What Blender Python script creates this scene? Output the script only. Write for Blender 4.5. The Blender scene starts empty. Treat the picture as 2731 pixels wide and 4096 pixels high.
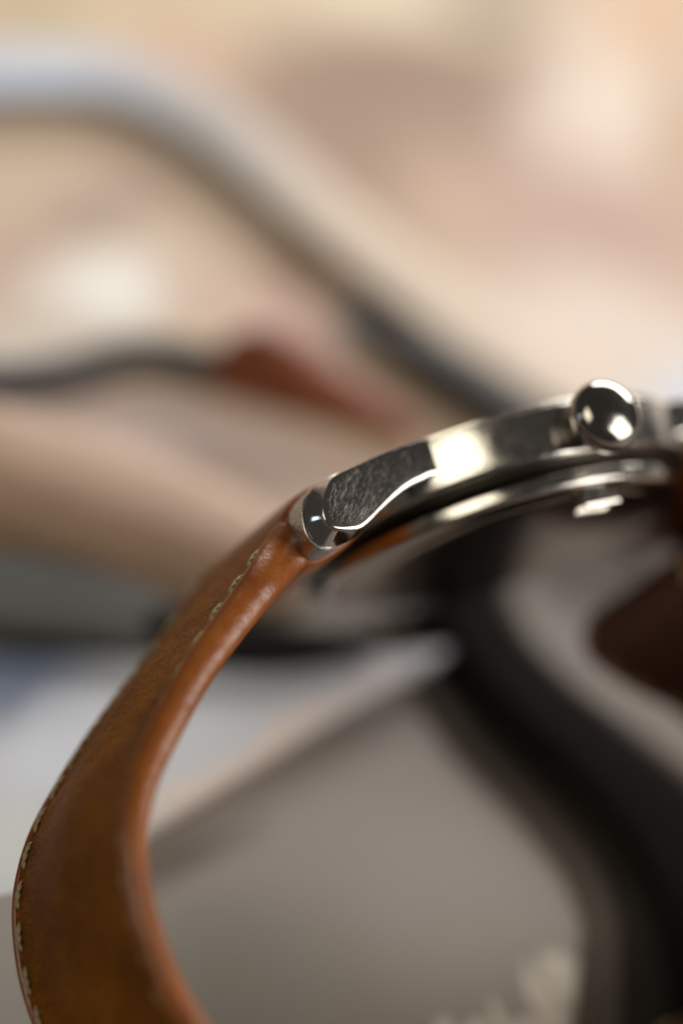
import bpy, bmesh, math, random
import numpy as np
from mathutils import Vector, Matrix

C = bpy.context.scene.collection
S = 0.001                                   # everything below is measured in millimetres
random.seed(7)
rng = np.random.default_rng(7)

# ------------------------------------------------------------------ frame of the place
# The table top is z = 0.  H is the height of the sharp point (the lug tip) over the table.
T = np.array([.2, .69, .71]); T /= np.linalg.norm(T)
XW = np.array([1., 0, 0]) - T[0] * T; XW /= np.linalg.norm(XW)
YW = np.cross(T, XW)
M = np.array([XW, YW, T])
H = 45.6
FOCUS = 357.0
def world(v): return M @ np.array(v, float) + np.array([0, 0, H])
PXMM = 47.5
EYE = np.array([0, 0, FOCUS])
def table(px, py, h=0.0):
    """where the sight line through a photograph pixel meets the plane h mm over the table"""
    d = np.array([(px - 1365.5) / PXMM / FOCUS, (2048 - py) / PXMM / FOCUS, -1.])
    e = world(EYE); w = M @ d
    t = (h - e[2]) / w[2]
    p = e + t * w
    return p[0], p[1]

# ------------------------------------------------------------------ camera
cam_d = bpy.data.cameras.new('camera')
cam = bpy.data.objects.new('camera', cam_d); C.objects.link(cam)
R3 = Matrix(M.tolist())
cam.matrix_world = Matrix.Translation(Vector(world(EYE)) * S) @ R3.to_4x4()
cam_d.sensor_fit = 'VERTICAL'; cam_d.sensor_height = 36; cam_d.sensor_width = 24
cam_d.lens = 36.0 * FOCUS / (4096 / PXMM)
cam_d.clip_start = 0.01; cam_d.clip_end = 20
cam_d.dof.use_dof = True
cam_d.dof.focus_distance = FOCUS * S
cam_d.dof.aperture_fstop = cam_d.lens / 28.0     # an entrance pupil of 28 mm
cam_d.dof.aperture_blades = 0
sc = bpy.context.scene
sc.camera = cam

# ------------------------------------------------------------------ world and lamps
wd = bpy.data.worlds.new('World'); sc.world = wd; wd.use_nodes = True
bg = wd.node_tree.nodes['Background']
bg.inputs[0].default_value = (1.0, .90, .80, 1); bg.inputs[1].default_value = 0.055

def lamp(name, dcam, dist, sx, sy, radiance, col, spin=0, target=(0, 0, 0)):
    """a soft window-like lamp in direction dcam from the watch; radiance in scene units"""
    d = np.array(dcam, float); d /= np.linalg.norm(d)
    ld = bpy.data.lights.new(name, 'AREA'); ld.shape = 'RECTANGLE'
    ld.size = sx * S; ld.size_y = sy * S
    ld.energy = radiance * math.pi * (sx * S) * (sy * S)
    ld.color = col
    o = bpy.data.objects.new(name, ld); C.objects.link(o)
    pos = Vector(world(np.array(target) + d * dist)) * S
    tgt = Vector(world(target)) * S
    q = (tgt - pos).to_track_quat('-Z', 'Y')
    o.matrix_world = Matrix.Translation(pos) @ q.to_matrix().to_4x4() @ Matrix.Rotation(spin, 4, 'Z')
    return o
WC = (13.3, .1, -25.0)                      # centre of the watch case, lamp target
lamp('window_light', (-.31, .38, .87), 900, 400, 480, 3.0, (1.0, .91, .72), target=WC)
lamp('window_light', (.42, .76, -.40), 900, 900, 180, 20.0, (1.0, .965, .925), target=(0, 40, -60))
lamp('window_light', (-.90, .14, .38), 800, 120, 130, 3.0, (.70, .88, 1.0), target=WC)
lamp('window_light', (.90, .02, .38), 700, 400, 500, 7.2, (1.0, .95, .88), target=WC)

sc.view_settings.view_transform = 'Standard'
sc.view_settings.look = 'None'
sc.view_settings.exposure = 0.0
sc.view_settings.gamma = 1.0
sc.render.engine = 'CYCLES'
sc.cycles.use_denoising = True
sc.cycles.max_bounces = 8
sc.cycles.sample_clamp_indirect = 6.0
sc.cycles.sample_clamp_direct = 0

# ------------------------------------------------------------------ materials
def srgb(r, g, b):
    f = lambda c: (c / 255 / 12.92) if c / 255 <= .04045 else ((c / 255 + .055) / 1.055) ** 2.4
    return (f(r), f(g), f(b), 1)

class NT:
    def __init__(self, name):
        self.m = bpy.data.materials.new(name); self.m.use_nodes = True
        self.t = self.m.node_tree; self.b = self.t.nodes['Principled BSDF']
    def n(self, kind, **kw):
        x = self.t.nodes.new(kind)
        for k, v in kw.items(): setattr(x, k, v)
        return x
    def l(self, a, b): self.t.links.new(a, b)
    def mm(self):
        tc = self.n('ShaderNodeTexCoord'); s = self.n('ShaderNodeVectorMath', operation='SCALE')
        s.inputs['Scale'].default_value = 1000.0
        self.l(tc.outputs['Object'], s.inputs[0]); return s.outputs[0]
    def mapping(self, vec, rot=(0, 0, 0), scale=(1, 1, 1), loc=(0, 0, 0)):
        m = self.n('ShaderNodeMapping'); m.inputs['Rotation'].default_value = rot
        m.inputs['Scale'].default_value = scale; m.inputs['Location'].default_value = loc
        self.l(vec, m.inputs['Vector']); return m.outputs[0]
    def noise(self, vec, scale, detail=3, rough=.5, dist=0):
        x = self.n('ShaderNodeTexNoise'); x.inputs['Scale'].default_value = scale
        x.inputs['Detail'].default_value = detail; x.inputs['Roughness'].default_value = rough
        x.inputs['Distortion'].default_value = dist
        self.l(vec, x.inputs['Vector']); return x.outputs['Fac']
    def ramp(self, fac, stops):
        r = self.n('ShaderNodeValToRGB'); e = r.color_ramp.elements
        while len(e) < len(stops): e.new(.5)
        for i, (p, c) in enumerate(stops):
            e[i].position = p; e[i].color = c if len(c) == 4 else (*c, 1)
        self.l(fac, r.inputs['Fac']); return r.outputs['Color']
    def maprange(self, v, a, b, c, d):
        r = self.n('ShaderNodeMapRange'); r.inputs[1].default_value = a; r.inputs[2].default_value = b
        r.inputs[3].default_value = c; r.inputs[4].default_value = d
        self.l(v, r.inputs[0]); return r.outputs[0]
    def math(self, op, a, b=None):
        r = self.n('ShaderNodeMath', operation=op)
        for i, v in enumerate((a, b)):
            if v is None: continue
            if isinstance(v, (int, float)): r.inputs[i].default_value = v
            else: self.l(v, r.inputs[i])
        return r.outputs[0]
    def mix(self, f, a, b, mode='MIX'):
        r = self.n('ShaderNodeMix', data_type='RGBA', blend_type=mode)
        for i, v in ((0, f), (6, a), (7, b)):
            if isinstance(v, (int, float)): r.inputs[i].default_value = v
            elif isinstance(v, tuple): r.inputs[i].default_value = v
            else: self.l(v, r.inputs[i])
        return r.outputs[2]
    def bump(self, h, strength, dist_mm, normal=None):
        b = self.n('ShaderNodeBump'); b.inputs['Strength'].default_value = strength
        b.inputs['Distance'].default_value = dist_mm * S
        self.l(h, b.inputs['Height'])
        if normal is not None: self.l(normal, b.inputs['Normal'])
        return b.outputs[0]
    def set(self, **kw):
        for k, v in kw.items():
            s = self.b.inputs[k.replace('_', ' ')]
            if isinstance(v, (int, float, tuple)): s.default_value = v
            else: self.l(v, s)
        return self.m

def steel(name, rough, col=(.60, .575, .54, 1), scratch=0.0, pit=.15):
    k = NT(name); v = k.mm()
    wear = k.noise(v, .9, 4, .6)
    fine = k.noise(v, 9, 3, .6)
    r = k.maprange(wear, .35, .7, rough * .75, rough * 1.5)
    h = k.math('MULTIPLY', fine, .25)
    if scratch > 0:
        tot = None
        # fine straight wear lines in many directions on the plane that faces 3 o'clock
        for ang, sc_, thr, seed in ((.95, 11, .72, 0), (.7, 9, .73, 5), (1.25, 13, .73, 9), (.35, 12, .745, 14),
                                    (1.6, 15, .745, 21), (-.3, 12, .75, 31), (2.3, 12, .75, 37), (.85, 18, .72, 43)):
            mp = k.mapping(k.mapping(v, rot=(ang, 0, 0), loc=(seed, seed, seed * 1.7)), scale=(.05, .075, 1.5))
            wob = k.noise(mp, sc_ * .8, 0, .4, 0)
            ln = k.maprange(wob, thr, thr + .06, 0, 1)
            tot = ln if tot is None else k.math('MAXIMUM', tot, ln)
        patch = k.maprange(k.noise(v, .55, 2), .38, .6, .35, 1)
        tot = k.math('MULTIPLY', tot, patch)
        r = k.math('ADD', r, k.math('MULTIPLY', tot, .20))
        h = k.math('SUBTRACT', h, k.math('MULTIPLY', tot, scratch))
        base = k.mix(tot, tuple(col), (min(1, col[0] * 1.15), min(1, col[1] * 1.15), min(1, col[2] * 1.12), 1))
    else:
        base = tuple(col)
    k.set(Base_Color=base, Metallic=1.0, Roughness=r, Normal=k.bump(h, pit, .02))
    return k.m

def scratched_end(name):
    """polished metal that keeps short nicks and pits"""
    k = NT(name); v = k.mm()
    a = k.mapping(v, rot=(.2, .3, 0), scale=(1, .35, 2.2))
    p = k.maprange(k.noise(a, 2.6, 3, .65), .58, .66, 0, 1)
    n2 = k.noise(v, 5.5, 4, .7)
    k.set(Base_Color=k.mix(k.math('MULTIPLY', p, .75), (.50, .485, .46, 1), (.10, .095, .09, 1)), Metallic=1.0,
          Roughness=k.maprange(n2, .3, .75, .20, .42),
          Normal=k.bump(k.math('ADD', k.math('MULTIPLY', n2, .6), p), .35, .03))
    return k.m

def leather_face():
    k = NT('tan_leather'); v = k.mm()
    vo = k.n('ShaderNodeTexVoronoi', feature='DISTANCE_TO_EDGE'); vo.inputs['Scale'].default_value = 1.5
    dv = k.n('ShaderNodeVectorMath', operation='ADD')
    nz = k.n('ShaderNodeTexNoise'); nz.inputs['Scale'].default_value = 1.3; k.l(v, nz.inputs['Vector'])
    k.l(v, dv.inputs[0]); k.l(nz.outputs['Color'], dv.inputs[1]); k.l(dv.outputs[0], vo.inputs['Vector'])
    cell = k.maprange(vo.outputs['Distance'], 0, .12, 0, 1)
    big = k.noise(v, .16, 4, .6); fine = k.noise(v, 5, 5, .65); mid = k.noise(v, 1.1, 4, .6)
    c = k.ramp(big, [(.3, srgb(112, 64, 4)), (.5, srgb(134, 79, 6)), (.72, srgb(152, 91, 10))])
    c = k.mix(k.maprange(mid, .4, .7, 0, .35), c, srgb(96, 54, 12))
    c = k.mix(k.maprange(cell, 0, 1, .45, 0), c, srgb(60, 32, 12))
    h = k.math('ADD', k.math('MULTIPLY', cell, .5), k.math('ADD', k.math('MULTIPLY', fine, .35), k.math('MULTIPLY', mid, .8)))
    k.set(Base_Color=c, Roughness=k.maprange(fine, .3, .7, .5, .68), Specular_IOR_Level=.14, Normal=k.bump(h, .9, .16))
    return k.m

def leather_edge():
    k = NT('burnished_edge'); v = k.mm()
    big = k.noise(v, .35, 3, .5); fine = k.noise(v, 3.2, 4, .6); lump = k.noise(v, 1.1, 2, .5)
    c = k.ramp(big, [(.3, srgb(124, 63, 2)), (.7, srgb(142, 77, 5))])
    pits = k.maprange(k.noise(v, 6.5, 2, .4), .70, .74, 0, 1)
    c = k.mix(k.math('MULTIPLY', pits, .8), c, srgb(50, 24, 10))
    c = k.mix(k.maprange(fine, .5, .75, 0, .35), c, srgb(120, 56, 18))
    h = k.math('SUBTRACT', k.math('ADD', k.math('MULTIPLY', lump, 1.1), k.math('MULTIPLY', fine, .25)), k.math('MULTIPLY', pits, .6))
    k.set(Base_Color=c, Roughness=.34, Specular_IOR_Level=.6, Normal=k.bump(h, .45, .16),
          Subsurface_Weight=.05, Coat_Weight=.15, Coat_Roughness=.3)
    k.b.inputs['Subsurface Radius'].default_value = (.0006, .0003, .0001)
    return k.m

def plain(name, col, rough=.5, var=.15, scale=.2, metal=0, bump=.2, spec=.5):
    k = NT(name); v = k.mm()
    n1 = k.noise(v, scale, 4, .6); n2 = k.noise(v, scale * 12, 3, .6)
    dark = tuple(c * (1 - var) for c in col[:3]) + (1,); lite = tuple(min(1, c * (1 + var)) for c in col[:3]) + (1,)
    k.set(Base_Color=k.mix(n1, dark, lite), Roughness=k.maprange(n2, .3, .7, max(0, rough - .08), rough + .08), Metallic=metal,
          Specular_IOR_Level=spec, Normal=k.bump(n2, bump, .05))
    return k.m

def thread(name):
    k = NT(name); v = k.mm(); f = k.noise(k.mapping(v, scale=(1, 1, 1)), 14, 3, .7)
    k.set(Base_Color=k.ramp(f, [(.3, srgb(140, 124, 90)), (.7, srgb(196, 182, 142))]), Roughness=.8, Normal=k.bump(f, .6, .04))
    return k.m

def print_material(name, base, blobs, grain=True):
    """flat print on paper: soft patches of ink laid out on the table plane"""
    k = NT(name); v = k.mm()
    col = srgb(*base)
    wob = k.n('ShaderNodeTexNoise'); wob.inputs['Scale'].default_value = .05; wob.inputs['Detail'].default_value = 2
    k.l(v, wob.inputs['Vector'])
    sh = k.n('ShaderNodeVectorMath', operation='MULTIPLY_ADD')
    k.l(wob.outputs['Color'], sh.inputs[0]); sh.inputs[1].default_value = (9, 9, 0); k.l(v, sh.inputs[2])
    vv = sh.outputs[0]
    for (px, py, rx, ry, ang, c, edge) in blobs:
        o = np.array(table(px, py)) + 4.5
        ca, sa = math.cos(math.radians(ang)), math.sin(math.radians(ang))
        e1 = np.array(table(px + rx * ca, py - rx * sa)) + 4.5 - o
        e2 = np.array(table(px + ry * sa, py + ry * ca)) + 4.5 - o
        inv = np.linalg.inv(np.array([e1, e2]).T); off = -inv @ o
        comb = k.n('ShaderNodeCombineXYZ')
        for i in range(2):
            d = k.n('ShaderNodeVectorMath', operation='DOT_PRODUCT'); k.l(vv, d.inputs[0])
            d.inputs[1].default_value = (inv[i, 0], inv[i, 1], 0)
            k.l(k.math('ADD', d.outputs['Value'], float(off[i])), comb.inputs[i])
        ln = k.n('ShaderNodeVectorMath', operation='LENGTH'); k.l(comb.outputs[0], ln.inputs[0])
        f = k.maprange(ln.outputs['Value'], 1 - edge, 1 + edge, 1, 0)
        col = k.mix(f, col, srgb(*c))
    if grain:
        g = k.noise(v, 2.8, 3, .6)
        dots = k.n('ShaderNodeTexVoronoi'); dots.inputs['Scale'].default_value = 2.6; dots.inputs['Randomness'].default_value = .35
        k.l(v, dots.inputs['Vector'])
        dd = k.maprange(dots.outputs['Distance'], .2, .45, .16, 0)
        col = k.mix(dd, col, (.12, .11, .10, 1))
        k.set(Base_Color=col, Roughness=.6, Specular_IOR_Level=.3, Normal=k.bump(g, .15, .05))
    else:
        k.set(Base_Color=col, Roughness=.6)
    return k.m

STEEL = steel('polished_steel', .16, col=(.55, .52, .48, 1))
BRUSHED = steel('worn_steel', .11, pit=.10)
BURR = plain('scratch_burr_steel', (.42, .40, .38, 1), .5, .2, 2, metal=1, bump=1.0)
FLANK = steel('satin_flank_steel', .17, pit=.14)
ENDM = scratched_end('nicked_steel')
LEATHER = leather_face(); EDGE = leather_edge()
RECESS_SHADE = plain('recess_shade_steel', (.09, .08, .07, 1), .4, .2, .4, metal=1)  # dark colour paints in the shade of the recess under the case
BACKPLATE = plain('tarnished_back_steel', (.46, .41, .37, 1), .16, .15, .2, metal=1)
LINING = plain('dark_lining_leather', srgb(78, 40, 14), .6, .2, .3)
THREAD = thread('cream_thread')

# ------------------------------------------------------------------ mesh helpers
def link(name, bm_or_data, mat, parent=None, smooth=True, sharp=None):
    if isinstance(bm_or_data, bmesh.types.BMesh):
        me = bpy.data.meshes.new(name)
        bmesh.ops.recalc_face_normals(bm_or_data, faces=bm_or_data.faces)
        bm_or_data.to_mesh(me); bm_or_data.free()
    else:
        me = bm_or_data
    o = bpy.data.objects.new(name, me); C.objects.link(o)
    if mat and not me.materials: me.materials.append(mat)
    if smooth: me.shade_smooth()
    if sharp: me.set_sharp_from_angle(angle=math.radians(sharp))
    if parent is not None: o.parent = parent
    return o

def tag(o, label=None, cat=None, group=None, kind=None):
    if label: o['label'] = label
    if cat: o['category'] = cat
    if group: o['group'] = group
    if kind: o['kind'] = kind
    return o

def auw(a, u, w): return Vector((a * S, -u * S, w * S))     # watch frame: 3 o'clock, 6 o'clock, dial side

def lathe(profile, seg=160, axis='Z', close=False, bm=None):
    """profile: (radius, height) pairs in mm"""
    bm = bm or bmesh.new(); rows = []
    for r, h in profile:
        if r < 1e-6:
            p = (0, 0, h) if axis == 'Z' else (h, 0, 0)
            rows.append([bm.verts.new(Vector(p) * S)])
        else:
            row = []
            for i in range(seg):
                t = 2 * math.pi * i / seg; c, s_ = r * math.cos(t), r * math.sin(t)
                p = (c, s_, h) if axis == 'Z' else (h, c, s_)
                row.append(bm.verts.new(Vector(p) * S))
            rows.append(row)
    pairs = list(zip(rows[:-1], rows[1:])) + ([(rows[-1], rows[0])] if close else [])
    for A, B in pairs:
        for i in range(seg):
            j = (i + 1) % seg
            if len(A) == 1 and len(B) == 1: continue
            if len(A) == 1: bm.faces.new((A[0], B[i], B[j]))
            elif len(B) == 1: bm.faces.new((A[i], B[0], A[j]))
            else: bm.faces.new((A[i], B[i], B[j], A[j]))
    return bm

def smooth_path(pts, n):
    """Catmull-Rom through the points, resampled to n points of equal spacing"""
    P = np.array(pts, float); P = np.vstack([2 * P[0] - P[1], P, 2 * P[-1] - P[-2]])
    out = []
    for i in range(1, len(P) - 2):
        for t in np.linspace(0, 1, 24, endpoint=False):
            out.append(.5 * ((2 * P[i]) + (-P[i - 1] + P[i + 1]) * t + (2 * P[i - 1] - 5 * P[i] + 4 * P[i + 1] - P[i + 2]) * t * t
                             + (-P[i - 1] + 3 * P[i] - 3 * P[i + 1] + P[i + 2]) * t ** 3))
    out.append(P[-2]); out = np.array(out)
    d = np.r_[0, np.cumsum(np.linalg.norm(np.diff(out[:, :2], axis=0), axis=1))]
    s = np.linspace(0, d[-1], n)
    return np.array([np.interp(s, d, out[:, k]) for k in range(out.shape[1])]).T, s

def prism(outline, a0, a1, bev, segs=3):
    """outline in (u, w), from a0 to a1, all outer edges at a1 rounded by bev"""
    bm = bmesh.new()
    A = [bm.verts.new(auw(a0, u, w)) for u, w in outline]
    B = [bm.verts.new(auw(a1, u, w)) for u, w in outline]
    n = len(A)
    bm.faces.new(A); f = bm.faces.new(B)
    for i in range(n): bm.faces.new((A[i], A[(i + 1) % n], B[(i + 1) % n], B[i]))
    bmesh.ops.bevel(bm, geom=list(f.edges), offset=bev * S, segments=segs, profile=.5, affect='EDGES', clamp_overlap=True)
    return bm

# ------------------------------------------------------------------ the watch
A_ = np.array([.458, .354, 0]); A_[2] = math.sqrt(1 - A_ @ A_)
L_ = np.array([-.824, -.136, 0]); L_[2] = -(A_[:2] @ L_[:2]) / A_[2]; L_ /= np.linalg.norm(L_)
N_ = -np.cross(A_, L_)
CC = np.array([13.267, .117, -25.087])
cols = [M @ A_, -(M @ L_), M @ N_]
watch = bpy.data.objects.new('wristwatch', None); C.objects.link(watch)
watch.matrix_world = Matrix.Translation(Vector(world(CC)) * S) @ Matrix(np.array(cols).T.tolist()).to_4x4()
watch.empty_display_size = .01
tag(watch, 'worn steel wristwatch lying on its side on a tan leather strap', 'wristwatch')

RC = 18.5
# middle case: straight flank with rounded shoulders, stepped in underneath
case = link('case', lathe([(0, 2.6), (15.5, 3.2), (17.6, 3.42), (18.3, 3.4), (18.42, 3.34), (RC, 3.22), (RC + .02, 3.1), (RC + .05, 1.6), (RC + .05, .0),
                           (RC + .02, -.82), (RC, -.95), (18.4, -1.15), (18.2, -1.24), (17.9, -1.28), (15.0, -1.3), (0, -1.3)], 220), FLANK, watch, sharp=22)
link('recess_ring', lathe([(17.9, -1.28), (17.6, -1.45), (16.2, -1.8), (15.9, -1.95), (15.8, -2.4), (14, -2.5), (14, -1.31), (17.8, -1.31)], 200, close=True), RECESS_SHADE, watch, sharp=50)
link('bezel', lathe([(17.75, 3.35), (17.78, 3.5), (17.78, 3.83), (17.75, 3.87), (17.68, 3.89), (16.4, 4.1), (16.0, 4.15), (15.8, 4.0), (15.8, 3.3)], 200), STEEL, watch, sharp=25)
glass = NT('crystal_glass'); glass.set(Base_Color=(1, 1, 1, 1), Roughness=.02, Transmission_Weight=1.0, IOR=1.5)
link('crystal', lathe([(0, 5.6), (6, 5.45), (11, 5.05), (14, 4.6), (15.5, 4.2), (15.75, 3.9), (15.75, 3.2), (15.2, 3.2), (15.2, 3.9), (11, 4.55), (6, 4.95), (0, 5.1)], 96), glass.m, watch)
dial = link('dial', lathe([(0, 3.0), (15.3, 3.0), (15.3, 2.9)], 96), plain('cream_dial', srgb(225, 218, 200), .35, .05), watch, sharp=40)
HANDM = plain('dark_hand_metal', srgb(40, 38, 36), .25, .1, metal=1)
for ang, ln, wd_, h in ((.9, 8.5, .55, 3.35), (-2.0, 12.5, .4, 3.55)):
    bm = bmesh.new(); c_, s_ = math.cos(ang), math.sin(ang)
    for z in (h, h + .12):
        pass
    q = [(-2, -wd_), (ln * .6, -wd_ * 1.2), (ln, 0), (ln * .6, wd_ * 1.2), (-2, wd_)]
    lo = [bm.verts.new(Vector((x * c_ - y * s_, x * s_ + y * c_, h)) * S) for x, y in q]
    hi = [bm.verts.new(Vector((x * c_ - y * s_, x * s_ + y * c_, h + .12)) * S) for x, y in q]
    bm.faces.new(lo); bm.faces.new(hi)
    for i in range(5): bm.faces.new((lo[i], lo[(i + 1) % 5], hi[(i + 1) % 5], hi[i]))
    link('hand', bm, HANDM, dial, smooth=False)
mk = bmesh.new(); bmesh.ops.create_cube(mk, size=1)
for v in mk.verts: v.co = Vector((v.co.x * 2.0, v.co.y * .6, v.co.z * .15)) * S
mk_me = bpy.data.meshes.new('hour_marker'); mk.to_mesh(mk_me); mk.free(); mk_me.materials.append(HANDM)
for i in range(12):
    o = bpy.data.objects.new('hour_marker', mk_me); C.objects.link(o); o.parent = dial
    t = i * math.pi / 6; o.location = Vector((13.2 * math.cos(t), 13.2 * math.sin(t), 3.08)) * S; o.rotation_euler = (0, 0, t)
back = link('case_back', lathe([(15.9, -1.95), (16.2, -2.05), (16.6, -2.2), (16.75, -2.35), (16.78, -2.5), (16.78, -3.4), (16.75, -3.55), (16.6, -3.7), (16.1, -3.9), (15.3, -3.97), (14.6, -4.0), (14.4, -3.6), (0, -3.6)], 200), STEEL, watch, sharp=60)
link('back_plate', lathe([(14.5, -3.7), (14.48, -4.02), (14.3, -4.15), (13.6, -4.22), (12, -4.28), (0, -4.4)], 160), BACKPLATE, watch, sharp=60)
# small wedge added on the rim of the back, standing in for a glint
bm = bmesh.new(); bmesh.ops.create_cube(bm, size=1)
for v in bm.verts:
    k = 1.0 if v.co.z < 0 else .3
    v.co = Vector((15.4 + v.co.x * 1.5, -v.co.y * 2.9 * k + .2, -4.35 + v.co.z * 2.2)) * S
bmesh.ops.bevel(bm, geom=list(bm.edges), offset=.3 * S, segments=3, affect='EDGES')
link('glint_wedge', bm, STEEL, watch, sharp=60)

# crown: tube, then a smooth onion-shaped button
CW = .7
def at_crown(bm):
    for v in bm.verts: v.co += Vector((0, 0, CW * S))
    return bm
link('crown_tube', at_crown(lathe([(0, 17.6), (1.7, 17.6), (1.7, 19.8), (0, 19.8)], 48, 'X')), STEEL, watch, sharp=50)
prof = [(0, 19.0), (1.9, 19.0), (2.4, 19.1), (2.85, 19.45), (3.1, 20.0), (3.18, 20.6), (3.1, 21.2), (2.85, 21.75), (2.4, 22.2), (1.8, 22.5), (1.0, 22.7), (.5, 22.76), (0, 22.78)]
pp, _ = smooth_path(prof[1:], 40)
link('crown', at_crown(lathe([(0, 19.25)] + [(max(0, r) * 1.03, 19.25 + (h - 19) * .92 + .25) for r, h in pp[:-1]] + [(0, 22.98)], 96, 'X')), steel('crown_steel', .12, col=(.37, .35, .32, 1), pit=.15), watch, sharp=70)

# lugs: outline of the face towards 3 o'clock, read off the photograph
LUG = [(12.0, 3.3), (13.6, 3.55), (17.0, 3.1), (19.9, 2.45), (22.1, 1.9), (23.5, 1.45), (24.3, .75), (25.05, -.3), (25.5, -1.25), (25.55, -2.15),
       (25.2, -2.85), (24.5, -3.2), (23.3, -3.4), (22.2, -3.38), (21.0, -2.85), (19.4, -1.95), (17.5, -.95), (16.0, -.35), (14.6, .0), (13.6, .25), (12.0, .2)]
def mirror(bm, sa, su):
    for v in bm.verts: v.co = Vector((v.co.x * sa, v.co.y * su, v.co.z))
    return bm
LUGBEV = [.03, .03, .03, .03, .03, .04, .08, .16, .2, .24, .28, .32, .34, .36, .38, .4, .4, .4, .38, .34, .3]
def lug_mesh():
    EXV = [0, 0, 0, 0, .1, .3, .55, .75, .9, .95, 1, .95, .55, .2, .05, 0, 0, 0, 0, 0, 0]
    rows_ = [(u, w, b, e) for (u, w), b, e in zip(LUG, LUGBEV, EXV)]
    LL, _ = smooth_path(rows_, 72)
    P = LL[:, :2]; prv = np.roll(P, 1, 0); nxt = np.roll(P, -1, 0); t = nxt - prv; t /= np.linalg.norm(t, axis=1)[:, None]
    inn = np.stack([t[:, 1], -t[:, 0]], 1)                 # outline runs clockwise seen from the face
    if np.dot(inn[9], [0, -1]) < 0: inn = -inn
    inn[0] = [0, -1]; inn[-1] = [0, 1]
    ex = np.clip(LL[:, 3], 0, 1) * 1.02; bev_ = np.clip(LL[:, 2], .02, 1)
    Q = P - inn * ex[:, None]
    bm = bmesh.new(); rings = [[bm.verts.new(auw(11.70, u, w)) for u, w in Q]]
    for f in np.linspace(0, math.pi / 2, 7):
        rings.append([bm.verts.new(auw(13.25 - d * (1 - math.sin(f)), p[0] + q[0] * d * (1 - math.cos(f)), p[1] + q[1] * d * (1 - math.cos(f))))
                      for p, q, d in zip(P, inn, bev_)])
    n = len(P)
    for A, B in zip(rings[:-1], rings[1:]):
        for i in range(n): bm.faces.new((A[i], B[i], B[(i + 1) % n], A[(i + 1) % n]))
    bm.faces.new(rings[0]); bm.faces.new(rings[-1]); return bm
for sa in (1, -1):
    for su in (1, -1):
        link('lug', mirror(lug_mesh(), sa, su), BRUSHED, watch, sharp=28)

# fine wear scratches raised on the faces of the lugs that look to 3 o'clock
def inside(u, w, poly):
    r = False
    for (x0, y0), (x1, y1) in zip(poly, poly[1:] + poly[:1]):
        if (y0 > w) != (y1 > w) and u < (x1 - x0) * (w - y0) / (y1 - y0) + x0: r = not r
    return r
lugs = [o for o in watch.children if o.name.startswith('lug')]
for lg, su in ((lugs[0], 1), (lugs[1], -1)):
    bm = bmesh.new(); made = 0; R_ = random.Random(5 + su)
    while made < 320:
        u = 25.2 - abs(R_.gauss(0, 4.5)); w = R_.uniform(-3.2, 3.3)
        ang = R_.choice((R_.gauss(2.2, .13), R_.gauss(2.1, .15), R_.gauss(2.3, .12), R_.gauss(2.6, .2), R_.gauss(1.9, .5)))
        ln = R_.choice((.25, .4, .6, .9, 1.5)) * R_.uniform(.6, 1.2); wd_ = R_.choice((.009, .012, .016, .024)) * (1.0 if ln > .3 else 1.6)
        c_, s_ = math.cos(ang), math.sin(ang)
        ends = [(u + c_ * ln / 2 * k, w + s_ * ln / 2 * k) for k in (-1, 1)]
        if not all(inside(x + dx, y + dy, LUG) for x, y in ends for dx, dy in ((.45, 0), (-.1, 0), (0, .15), (0, -.55), (.3, -.4))): continue
        bend = R_.uniform(-.06, .06) * ln
        P_ = [ends[0], (u - s_ * bend, w + c_ * bend), ends[1]]
        rows = []
        for (x, y), k in zip(P_, (.2, 1, .2)):
            rows.append([bm.verts.new(auw(13.248, x - s_ * wd_ * k, (y + c_ * wd_ * k))), bm.verts.new(auw(13.25 + .012 * k, x, y)), bm.verts.new(auw(13.248, x + s_ * wd_ * k, (y - c_ * wd_ * k)))])
        for A, B in zip(rows[:-1], rows[1:]):
            for q in (0, 1): bm.faces.new((A[q], A[q + 1], B[q + 1], B[q]))
        made += 1
    o = link('scratches', mirror(bm, 1, su), BURR, lg, smooth=False); o['kind'] = 'stuff'

# metal end pieces that close the gap between the lugs and take the strap
SL = [(17.5, 1.6), (20.5, 2.2), (22.3, 2.15), (24.1, 1.55), (25.35, .82), (26.0, .2), (26.4, -.8), (26.62, -1.94), (26.55, -2.8), (26.25, -3.55), (25.75, -4.05), (25.0, -4.3), (24.0, -4.15), (22.8, -3.7),
      (21.3, -3.05), (20.0, -2.35), (18.5, -1.4), (17.5, -.7)]
slp, _ = smooth_path(SL, 130)
for su in (1, -1):
    bm = bmesh.new(); rings = []
    half = [(5.0, 0), (9.0, 0), (11.42, 0), (11.46, .05), (11.46, .30), (11.69, .30)]
    sec = [(-a, k) for a, k in reversed(half)] + half
    cen = np.array([22.6, -1.4])
    for a, ins in sec:
        ring = []
        for u, w in slp[:, :2]:
            d = np.array([u, w]) - cen; L = np.linalg.norm(d); p = cen + d * (1 - ins / max(L, 1e-3))
            ring.append(bm.verts.new(auw(a, p[0], p[1])))
        rings.append(ring)
    n = len(slp)
    for A, B in zip(rings[:-1], rings[1:]):
        for i in range(n): bm.faces.new((A[i], B[i], B[(i + 1) % n], A[(i + 1) % n]))
    bm.faces.new(rings[0]); bm.faces.new(rings[-1])
    link('end_piece', mirror(bm, 1, su), ENDM, watch, sharp=16)

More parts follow.
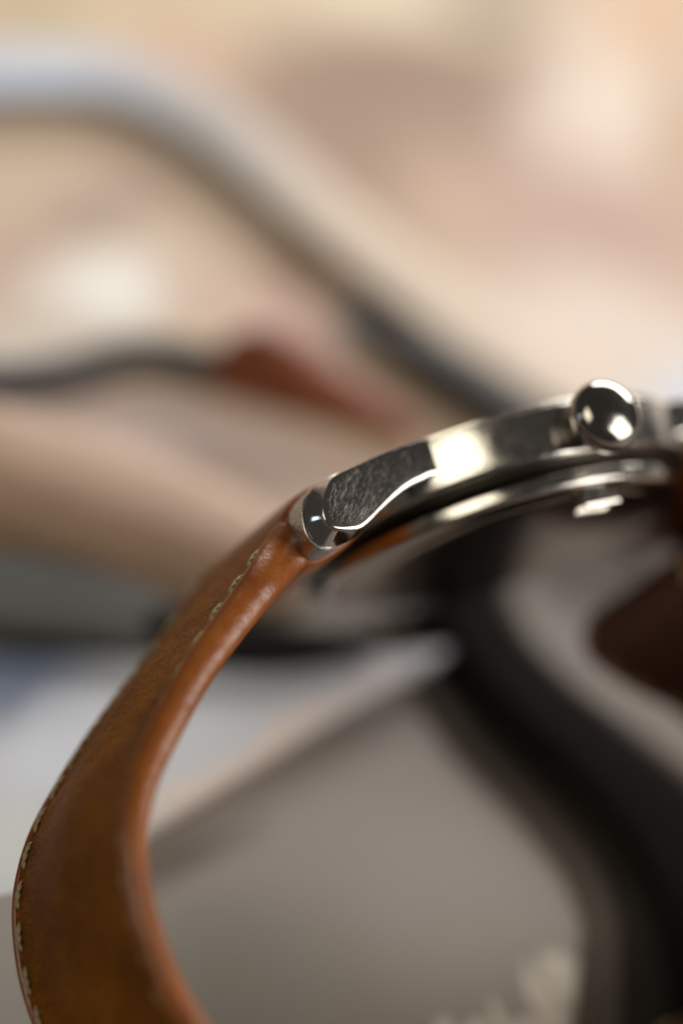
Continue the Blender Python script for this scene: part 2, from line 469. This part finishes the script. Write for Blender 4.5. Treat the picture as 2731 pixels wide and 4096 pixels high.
# leather folded round the bar between the lugs
def fold_mesh(su):
    cen = np.array([22.6, -1.2]); bm = bmesh.new(); rings = []
    hf = [(0, 0), (6.0, .0), (8.1, .02), (8.5, .12), (8.72, .3), (8.8, .55)]
    for a, ins in [(-a, k) for a, k in reversed(hf[1:])] + hf:
        ring = []
        for q, (u, w) in enumerate(slp[:, :2]):
            d = np.array([u, w]) - cen; L = np.linalg.norm(d); p = cen + d * (1 + (.42 - ins) / L)
            ring.append(bm.verts.new(auw(a, p[0], p[1])))
        rings.append(ring)
    n = len(slp)
    for A, B in zip(rings[:-1], rings[1:]):
        for i in range(n): bm.faces.new((A[i], B[i], B[(i + 1) % n], A[(i + 1) % n]))
    bm.faces.new(rings[0]); bm.faces.new(rings[-1])
    return mirror(bm, 1, su)

# ------------------------------------------------------------------ straps
SP = [0]                                    # spacing of the strap rings; 0 for other sweeps
def sweep(path, sec_fn, sign, closed=True):
    """path rows (u, w, ...); sec_fn(i, row) -> list of (a, offset outward)"""
    bm = bmesh.new(); rings = []
    tan = np.gradient(path[:, :2], axis=0); tan /= np.linalg.norm(tan, axis=1)[:, None]
    for i, row in enumerate(path):
        tu, tw = tan[i]; nu, nw = (-tw, tu) if sign > 0 else (tw, -tu)
        fl = (row[4] if len(row) > 4 else 0) / 20.3
        x_ = min(1, max(0, (i * SP[0] - 3.6) / 5.5)); wf = (.905 + .095 * x_ * x_ * (3 - 2 * x_)) if SP[0] else 1
        rings.append([bm.verts.new(auw(a * wf, row[0] + nu * (t + fl * (10.15 - a)), row[1] + nw * (t + fl * (10.15 - a)))) for a, t in sec_fn(i, row)])
    n = len(rings[0])
    for A, B in zip(rings[:-1], rings[1:]):
        for j in range(n if closed else n - 1): bm.faces.new((A[j], A[(j + 1) % n], B[(j + 1) % n], B[j]))
    if closed: bm.faces.new(rings[0]); bm.faces.new(rings[-1])
    return bm

def stitch_mesh():
    """a short two-ply twisted thread, its ends diving into the leather; length 2.4 mm along x"""
    bm = bmesh.new(); L, n, m = 2.4, 20, 10; rings = []
    for i in range(n + 1):
        t = i / n; x = (t - .5) * L; arch = .20 * math.sin(math.pi * t) ** .6 - .12; tw = t * math.pi * 3.2
        k = .55 + .45 * math.sin(math.pi * t) ** .5
        ring = []
        for j in range(m):
            f = 2 * math.pi * j / m
            r = .215 * k * (1 + .30 * math.cos(2 * (f - tw)))
            ring.append(bm.verts.new(Vector((x, r * math.cos(f), arch + r * .85 * math.sin(f))) * S))
        rings.append(ring)
    for A, B in zip(rings[:-1], rings[1:]):
        for j in range(m): bm.faces.new((A[j], A[(j + 1) % m], B[(j + 1) % m], B[j]))
    bm.faces.new(rings[0]); bm.faces.new(rings[-1])
    bmesh.ops.recalc_face_normals(bm, faces=bm.faces)
    me = bpy.data.meshes.new('stitch'); bm.to_mesh(me); bm.free(); me.shade_smooth(); me.materials.append(THREAD); return me
STITCH = stitch_mesh()

def lump(s, seed): return math.sin(s * .9 + seed) * .5 + math.sin(s * 2.3 + seed * 2) * .3 + math.sin(s * 4.1 + seed * 3.3) * .2

def build_strap(points, sign, n):
    path, s = smooth_path(points, n); SP[0] = s[1]          # rows u, w, thickness, pad, flare of the far edge
    # hole groove where the thread runs
    def outer(a, row, i):
        th, pad = row[2], row[3]
        base = th / 2 - .22 - .06 * max(0, abs(a) - 8.9)
        x = min(1, abs(a) / 7.4)
        puff = pad * (1 - x * x * (3 - 2 * x))
        groove = -.16 * math.exp(-((abs(a) - 8.35) / .35) ** 2)
        wr = .05 * lump(s[i] * 1.7 + a * .8, 1.0) + .035 * lump(s[i] * 3.9 - a * 1.9, 4.0)
        return base + puff + groove + wr
    acol = [-9.2, -9.05, -8.9, -8.6, -8.35, -8.1, -7.8, -7.2] + list(np.linspace(-6.5, 6.5, 21)) + [7.2, 7.8, 8.1, 8.35, 8.6, 8.9, 9.05, 9.2]
    def body(i, row):
        up = [(a, outer(a, row, i)) for a in acol]
        return up + [(a, -row[2] / 2 + .55) for a in (9.2, 4, -4, -9.2)]
    strap = link('strap', sweep(path, body, sign), LEATHER, watch, sharp=60)
    link('fold', fold_mesh(sign), EDGE, strap, sharp=60)
    def lining(i, row):
        lo = -row[2] / 2
        def f(a): return lo + .12 + .10 * math.exp(-((abs(a) - 8.35) / .35) ** 2) + .03 * lump(s[i] * 2.2 + a, 2.0)
        c = [-9.2, -9.0, -8.6, -8.35, -8.1, -7.6, -4, 0, 4, 7.6, 8.1, 8.35, 8.6, 9.0, 9.2]
        return [(a, f(a)) for a in c] + [(9.2, lo + .53), (-9.2, lo + .53)]
    link('lining', sweep(path, lining, sign), LINING, strap, sharp=60)
    for sa in (1, -1):
        def edge(i, row):
            th = row[2] + .015 * lump(s[i] * .9, 3 + sa)
            out = []
            for kk in range(15):
                f = -math.pi / 2 + math.pi * kk / 14
                cf, sf = math.cos(f), math.sin(f)
                bul = 1.05 + .02 * lump(s[i] * 1.1, sa + 7)
                out.append((sa * (9.1 + bul * abs(cf)), (th / 2) * math.copysign(abs(sf) ** .95, sf)))
            out += [(sa * 8.95, th / 2 - .08), (sa * 8.95, -th / 2 + .08)]
            return out
        link('edge', sweep(path, edge, sign), EDGE, strap, sharp=70)
    # the seam, one object per stitch
    tan = np.gradient(path[:, :2], axis=0); tan /= np.linalg.norm(tan, axis=1)[:, None]
    def place(si, a, side, jit):
        u = np.interp(si, s, path[:, 0]); w = np.interp(si, s, path[:, 1]); th = np.interp(si, s, path[:, 2])
        tu = np.interp(si, s, tan[:, 0]); tw = np.interp(si, s, tan[:, 1])
        nu, nw = (-tw, tu) if sign > 0 else (tw, -tu)
        off = (th / 2 - .36 + .22) if side > 0 else -(th / 2 - .22)
        if side > 0 and a > 0: off -= .42 * min(1, max(0, (si - 14) / 12)) - .10 * (si < 14)
        off += np.interp(si, s, path[:, 4]) * (10.15 - a) / 20.3
        P = auw(a, u + nu * off, w + nw * off)
        X = auw(jit, tu, tw).normalized(); Z = (auw(0, nu, nw) * side).normalized(); Y = Z.cross(X).normalized(); Z = X.cross(Y)
        m = Matrix((X, Y, Z)).transposed().to_4x4(); m.translation = P
        o = bpy.data.objects.new('stitch', STITCH); C.objects.link(o); o.parent = strap; o.matrix_local = m
    L = s[-1]; q = 6.6
    while q < L - 3:
        for a in (8.35, -8.35):
            place(q + random.uniform(-.12, .12), a + random.uniform(-.05, .05), 1, math.copysign(.16, a) + random.uniform(-.05, .05))
            place(q + 1.6, a, -1, random.uniform(-.08, .08))
        q += 3.25
    SP[0] = 0
    return strap

P6 = [(23.6, -1.2, 2.6, .2, 0), (25.6, -2.05, 4.2, .2, 0), (27.6, -3.25, 3.95, .35, 0), (29.6, -4.65, 3.65, .45, 0), (33.2, -7.25, 3.25, .7, 0), (39.3, -11.9, 3.0, .8, .2), (43.7, -16.1, 2.9, .8, .6), (47.2, -20.0, 2.7, .8, 1.05), (49.35, -23.7, 2.55, .75, 1.45),
      (50.4, -26.9, 2.4, .7, 1.7), (50.95, -31.2, 2.4, .65, 1.9), (50.7, -35.8, 2.5, .6, 1.9), (49.8, -40.1, 2.7, .55, 1.7), (47.6, -44.6, 2.6, .5, 1.2), (43.5, -48.6, 2.5, .45, .5), (36, -50.9, 2.4, .35, 0),
      (26, -51.4, 2.3, .2, 0), (18, -51, 2.2, .1, 0), (12, -50.4, 2.2, .0, 0)]
build_strap(P6, 1, 230)
P12 = [(-23.6, -1.2, 2.6, .2), (-26.0, -2.6, 3.6, .3), (-27.0, -5.5, 3.4, .5), (-23.0, -7.7, 3.1, .5), (-17.8, -8.9, 2.8, .3), (-14.0, -10.3, 2.6, .2), (-13.2, -12.6, 2.5, .3), (-16.2, -15.8, 2.5, .5), (-21.0, -19.6, 2.5, .6),
       (-24, -26.5, 2.4, .5), (-25, -33, 2.3, .3), (-22, -40, 2.2, .1), (-14, -46.3, 2.2, .1), (-6, -48.9, 2.2, 0), (3, -51.4, 2.2, 0), (12, -53.4, 2.0, 0)]
P12 = [(*p, 0) for p in P12]
build_strap(P12, -1, 170)

# pin buckle where the two ends meet
def rod(pts, r, seg=14, closed=False):
    P, _ = smooth_path([(*p, 0) if len(p) == 2 else p for p in pts], 60)
    return P
def tube3(points, radius, seg=14, closed=True):
    bm = bmesh.new(); P = [Vector(p) for p in points]; n = len(P); rings = []
    for i in range(n):
        t = (P[(i + 1) % n] - P[i - 1]) if closed else (P[min(i + 1, n - 1)] - P[max(i - 1, 0)])
        t.normalize(); x = t.orthogonal() if i == 0 else (rx - t * rx.dot(t)); x.normalize(); rx = x; y = t.cross(x)
        rings.append([bm.verts.new(P[i] + (x * math.cos(f) + y * math.sin(f)) * radius) for f in [2 * math.pi * j / seg for j in range(seg)]])
    for i in range(n if closed else n - 1):
        A, B = rings[i], rings[(i + 1) % n]
        for j in range(seg): bm.faces.new((A[j], A[(j + 1) % seg], B[(j + 1) % seg], B[j]))
    if not closed: bm.faces.new(rings[0]); bm.faces.new(rings[-1])
    return bm
bu, bw = 19.0, -51.0                 # centre of the buckle, (u, w)
du, dw = -.98, .2                                        # along the strap end
def bpt(x, a, h=0): return auw(a, bu + du * x - dw * h, bw + dw * x + du * h * -1 * -1)
loop = []
for i in range(72):
    f = 2 * math.pi * i / 72; c_, s_ = math.cos(f), math.sin(f)
    loop.append(bpt(5.2 * math.copysign(abs(c_) ** .45, c_), 11.6 * math.copysign(abs(s_) ** .45, s_)))
buckle = link('buckle', tube3(loop, 1.15 * S), STEEL, watch)
link('prong', tube3([bpt(x, 0, .3 + .5 * math.sin((x + 5) / 10.5 * math.pi)) for x in np.linspace(-5, 6.0, 20)], .75 * S, closed=False), STEEL, buckle)
# leather keeper loops round the strap
for sx, aw in ((29, 10.9), (35, 10.9)):
    pth, ss = smooth_path(P6, 400); i0 = int(np.argmin(abs(pth[:, 0] - sx) + 100 * (pth[:, 1] > -46)))
    seg = pth[i0 - 9:i0 + 10]
    def ring(th):
        def f(i, row):
            out = []
            for kk in range(36):
                g = 2 * math.pi * kk / 36; c_, s_ = math.cos(g), math.sin(g)
                out.append(((aw + th) * math.copysign(abs(c_) ** .35, c_), .9 + (2.6 + th) * math.copysign(abs(s_) ** .45, s_) - .9))
            return out
        return f
    bm = sweep(seg, ring(.9), 1, True)
    link('keeper', bm, EDGE, watch, sharp=50)

# ------------------------------------------------------------------ the setting
def sheet(name, pxs, z, thick, mat, n_edge=1, lift=0):
    """a sheet on the table, corners given by where they show in the photograph"""
    bm = bmesh.new()
    base = [table(x, y) for x, y in pxs]
    lo = [bm.verts.new(Vector((x, y, z)) * S) for x, y in base]
    hi = [bm.verts.new(Vector((x, y, z + thick)) * S) for x, y in base]
    bm.faces.new(lo); bm.faces.new(hi); n = len(lo)
    for i in range(n): bm.faces.new((lo[i], lo[(i + 1) % n], hi[(i + 1) % n], hi[i]))
    return link(name, bm, mat, smooth=False)

bm = bmesh.new(); bmesh.ops.create_cube(bm, size=1)
for v in bm.verts: v.co = Vector((v.co.x * 900, v.co.y * 900 + 150, v.co.z * 20 - 10)) * S
ink = (206, 196, 181)
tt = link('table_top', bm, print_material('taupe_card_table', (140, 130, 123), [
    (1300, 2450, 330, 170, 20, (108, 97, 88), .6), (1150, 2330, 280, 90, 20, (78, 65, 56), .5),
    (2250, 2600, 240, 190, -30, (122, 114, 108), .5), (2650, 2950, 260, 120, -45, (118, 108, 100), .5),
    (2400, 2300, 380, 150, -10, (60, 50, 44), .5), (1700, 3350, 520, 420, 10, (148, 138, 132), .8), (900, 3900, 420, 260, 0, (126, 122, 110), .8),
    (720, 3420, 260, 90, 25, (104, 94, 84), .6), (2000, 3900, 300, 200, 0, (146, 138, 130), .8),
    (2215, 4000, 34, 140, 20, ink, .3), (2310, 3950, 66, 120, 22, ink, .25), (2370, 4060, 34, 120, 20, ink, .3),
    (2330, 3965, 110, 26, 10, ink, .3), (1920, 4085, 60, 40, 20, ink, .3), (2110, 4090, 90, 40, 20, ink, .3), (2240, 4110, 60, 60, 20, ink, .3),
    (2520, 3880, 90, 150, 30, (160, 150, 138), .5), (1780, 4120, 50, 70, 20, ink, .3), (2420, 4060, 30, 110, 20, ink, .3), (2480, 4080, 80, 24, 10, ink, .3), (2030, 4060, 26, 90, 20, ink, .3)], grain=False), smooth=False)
tag(tt, kind='structure')

page_blobs = [
    (1400, 80, 380, 200, 0, (242, 228, 200), .7), (1000, 40, 260, 150, 0, (230, 211, 180), .6), (300, 60, 330, 150, 10, (224, 203, 170), .7),
    (180, 60, 160, 60, 0, (186, 168, 131), .7), (1900, 20, 160, 80, 0, (157, 144, 123), .6), (1560, 540, 760, 330, -22, (169, 142, 124), .45),
    (1650, 340, 560, 150, 0, (161, 134, 115), .5), (2480, 380, 330, 520, -25, (238, 222, 208), .45), (2620, 60, 260, 190, 0, (226, 191, 160), .6),
    (2720, 500, 90, 380, 0, (202, 172, 145), .6), (1850, 830, 260, 150, -30, (210, 182, 162), .7), (2400, 930, 420, 260, -20, (200, 168, 156), .6),
    (700, 230, 220, 130, 0, (218, 185, 161), .6), (2450, 1370, 620, 260, -12, (234, 219, 207), .5), (2730, 1640, 190, 210, 0, (216, 226, 242), .6),
    (330, 690, 420, 130, 0, (208, 184, 164), .6), (380, 850, 230, 80, 0, (172, 152, 139), .6), (100, 1050, 130, 110, 0, (194, 166, 151), .7),
    (470, 1150, 300, 130, 0, (250, 248, 244), .6), (900, 1150, 260, 180, -20, (210, 186, 167), .6), (1200, 1120, 160, 100, -35, (182, 156, 133), .6),
    (1150, 1320, 180, 90, 0, (210, 176, 167), .6), (1480, 1330, 130, 110, 0, (167, 168, 180), .6), (150, 1400, 300, 100, 0, (222, 211, 202), .6),
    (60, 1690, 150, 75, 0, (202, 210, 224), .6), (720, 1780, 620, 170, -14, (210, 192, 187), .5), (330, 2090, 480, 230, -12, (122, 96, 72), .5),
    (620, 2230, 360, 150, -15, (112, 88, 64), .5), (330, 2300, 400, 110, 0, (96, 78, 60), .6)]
page = sheet('magazine_page', [(-3000, -2600), (6500, -2600), (5200, 1650), (2600, 1860), (1450, 2220), (700, 2450), (-1800, 2520)], .25, .35,
             print_material('page_print', (208, 186, 164), page_blobs))
tag(page, 'cream and tan printed magazine page spread out blurred behind the watch', 'magazine page')
book = sheet('booklet', [(-2200, 2800), (-200, 2640), (700, 2690), (1250, 2720), (1820, 2640), (1180, 3010), (640, 3335), (-100, 3780), (-1900, 4900)], .7, 1.6,
             print_material('booklet_print', (186, 188, 194), [
                 (80, 2760, 300, 200, 10, (104, 114, 136), .6), (1000, 3080, 620, 60, 28, (206, 190, 180), .5), (230, 3100, 260, 170, 30, (198, 202, 212), .6),
                 (20, 3450, 160, 160, 0, (196, 198, 198), .6)]))
tag(book, 'pale blue grey booklet lying under the bend of the watch strap', 'booklet')

def table_h(px, py, h): return table(px, py, h)
pad_h = 9.2
PADM = print_material('pad_cardboard', (142, 136, 130), [(0, 3580, 260, 90, 0, (176, 176, 174), .6)])
bm = bmesh.new()
pp_ = [table(x, y, pad_h) for x, y in ((-1600, 3900), (-300, 3640), (60, 3570), (120, 3700), (175, 3960), (190, 4150), (-1000, 5600))]
lo = [bm.verts.new(Vector((x, y, 2.5)) * S) for x, y in pp_]; hi = [bm.verts.new(Vector((x, y, pad_h)) * S) for x, y in pp_]
bm.faces.new(lo); bm.faces.new(hi)
for i in range(len(lo)): bm.faces.new((lo[i], lo[(i + 1) % len(lo)], hi[(i + 1) % len(lo)], hi[i]))
tag(link('writing_pad', bm, PADM, smooth=False), 'speckled grey beige card pad beside the strap in the lower left corner', 'pad')

def ribbon(name, pxs, z0, mat, n=90, parent=None, side=0.0, lo=0.0, hi=1.0, base_off=0):
    """a band standing on its edge: rows px, py, height, thickness; lo..hi is the share of the height it fills"""
    pts = []
    for (x, y, h, t) in pxs:
        X, Y = table(x, y, base_off); pts.append((X, Y, h, t))
    P, s = smooth_path(pts, n); tan = np.gradient(P[:, :2], axis=0); tan /= np.linalg.norm(tan, axis=1)[:, None]
    bm = bmesh.new(); rings = []
    for row, (tx, ty) in zip(P, tan):
        nx, ny = ty, -tx; h, t = row[2] * (hi - lo), row[3]; r = []
        for k in range(20):
            f = 2 * math.pi * k / 20; c_, s_ = math.cos(f), math.sin(f)
            o = t / 2 * math.copysign(abs(c_) ** .5, c_) + side * t
            z = z0 + row[2] * lo + h / 2 + h / 2 * math.copysign(abs(s_) ** .5, s_)
            r.append(bm.verts.new(Vector((row[0] + nx * o, row[1] + ny * o, z)) * S))
        rings.append(r)
    for A, B in zip(rings[:-1], rings[1:]):
        for j in range(20): bm.faces.new((A[j], A[(j + 1) % 20], B[(j + 1) % 20], B[j]))
    bm.faces.new(rings[0]); bm.faces.new(rings[-1])
    return link(name, bm, mat, parent, sharp=70)

kk_ = NT('grey_band_leather'); vv_ = kk_.mm(); sx_ = kk_.n('ShaderNodeSeparateXYZ'); kk_.l(vv_, sx_.inputs[0])
kk_.set(Base_Color=kk_.ramp(kk_.maprange(sx_.outputs['X'], table(0, 450)[0], table(1500, 1250)[0], 0, 1),
        [(.12, srgb(200, 210, 230)), (.5, srgb(178, 175, 175)), (.9, srgb(214, 196, 178))]), Roughness=.5, Normal=kk_.bump(kk_.noise(vv_, .8, 3), .3, .1))  # cool light at the left and warm light rightwards painted into the colour
GREY = kk_.m
CHAR = plain('charcoal_strap_and_shade', srgb(54, 51, 52), .6, .15, .1)
CORD = plain('dark_cord_cloth', srgb(40, 38, 42), .8, .15, .1)
CHEST = plain('chestnut_leather', srgb(120, 58, 22), .5, .2, .1)
BLACK = plain('black_leather_and_shadow', srgb(24, 21, 20), .85, .3, .1, spec=.05)
def band_thing(name, label, cat):
    o = bpy.data.objects.new(name, None); C.objects.link(o); o.empty_display_size = .01
    return tag(o, label, cat)
g = band_thing('strap_band', 'pale grey band standing on its edge, curving across the upper background', 'strap')
GP = [(x, y, 3.0, 7.2) for x, y in ((-700, 520), (-200, 470), (150, 455), (450, 480), (800, 670), (1170, 985), (1600, 1330), (1850, 1520), (2300, 1850), (2700, 2150))]
ribbon('outer_band', GP, .6, GREY, parent=g, lo=.64, side=-.5)
ribbon('lining', GP, .6, CHAR, parent=g, hi=.62, side=-.48)  # dark lower edging, with the band's shaded side and contact shadow painted in
k_ = band_thing('strap_or_shadow', 'chestnut brown leather strap end, blurred, behind the watch case', 'strap')
ribbon('strap_end', [(840, 1560, 5.5, 3.6), (960, 1580, 8, 4.6), (1120, 1625, 8.4, 5), (1320, 1680, 6, 4.2), (1480, 1730, 4, 3.6), (1640, 1790, 2.6, 3)], .6, CHEST, parent=k_)
k2 = band_thing('cord', 'thin dark grey cord running in from the left behind the watch', 'cord')
ribbon('cord_body', [(-700, 1610, 3.0, 3), (-200, 1590, 3.0, 3), (150, 1580, 3.2, 3.4), (330, 1545, 3.2, 3.4), (520, 1490, 3.2, 3.4), (760, 1510, 3.2, 3.4), (1000, 1590, 3, 3.2), (1400, 1710, 2.4, 3)], .6, CORD, parent=k2)
k3 = band_thing('strap_or_shadow', 'charcoal strap end standing between the grey band and the case', 'strap')
ribbon('strap_end', [(1400, 1290, 1.6, 2), (1520, 1390, 3, 3), (1660, 1500, 4.4, 5), (1830, 1620, 5, 6), (2050, 1760, 5, 6), (2300, 1900, 5, 6)], .6, CHAR, parent=k3)
k4 = band_thing('strap_or_shadow', 'wide black band added flat inside the watch loop in place of its shadow', 'strap')  # added dark band with paler layers, standing in for the watch's soft shadow
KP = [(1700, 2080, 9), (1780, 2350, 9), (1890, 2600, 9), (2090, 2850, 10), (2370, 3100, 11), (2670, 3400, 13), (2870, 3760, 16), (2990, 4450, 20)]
ribbon('strap_or_shadow_body', [(x + 10, y - 10, 1.9, w * .8) for x, y, w in KP], 1.3, BLACK, parent=k4)
ribbon('shadow_middle', [(x, y + 10, .7, w * 1.22) for x, y, w in KP], .7, plain('shadow_middle_tone', srgb(46, 42, 39), .9, .1, .05, spec=.05), parent=k4)
ribbon('shadow_fringe', [(x - 10, y + 30, .6, w * 1.65) for x, y, w in KP], .1, plain('shadow_fringe_tone', srgb(88, 80, 73), .9, .1, .05, spec=.05), parent=k4)
OLIVE = plain('grey_green_leather', srgb(66, 66, 61), .7, .15, .1)
k5 = band_thing('strap_or_shadow', 'narrow black strap lying flat beneath the lug end of the watch', 'strap')
ribbon('strap_or_shadow_body', [(560, 2600, 2, 4), (750, 2640, 2, 6), (1050, 2680, 1.8, 5), (1300, 2670, 1.4, 3.4), (1480, 2640, 1, 2)], 2.5, BLACK, parent=k5)
k6 = band_thing('strap_or_shadow', 'grey green strap lying flat at the left edge of the photograph', 'strap')
ribbon('strap_or_shadow_body', [(-900, 2440, 2, 8), (-100, 2470, 2, 10), (250, 2500, 2, 10), (520, 2570, 2, 8), (640, 2600, 2, 6)], 2.4, OLIVE, parent=k6)

# soft tan leather pouch with a rounded top behind the strap
cx_, cy_ = table(430, 2075)
bm = bmesh.new(); rows = []
for k in range(25):
    f = math.pi / 2 * k / 24; cf, sf = max(1e-4, math.cos(f)) ** .75, math.sin(f) ** .85 if k else 0
    row = []
    for q in range(64):
        t = 2 * math.pi * q / 64; c_, s_ = math.cos(t), math.sin(t)
        x = 25 * math.copysign(abs(c_) ** .8, c_) * cf; y = 8.3 * math.copysign(abs(s_) ** .85, s_) * cf
        ang = math.radians(-13)
        row.append(bm.verts.new(Vector((cx_ - 4 + x * math.cos(ang) - y * math.sin(ang), cy_ + x * math.sin(ang) + y * math.cos(ang), .62 + 6.5 * sf * (1 - .12 * x / 25))) * S))
    rows.append(row)
for A, B in zip(rows[:-1], rows[1:]):
    for q in range(64): bm.faces.new((A[q], A[(q + 1) % 64], B[(q + 1) % 64], B[q]))
bm.faces.new(rows[0]); bm.faces.new(rows[-1])
tag(link('leather_pouch', bm, plain("tan_pouch_leather", srgb(186, 156, 134), .6, .12, .12), sharp=70), 'soft tan leather pouch with a rounded top, blurred at the left behind the strap', 'pouch')
bpy.context.view_layer.update()
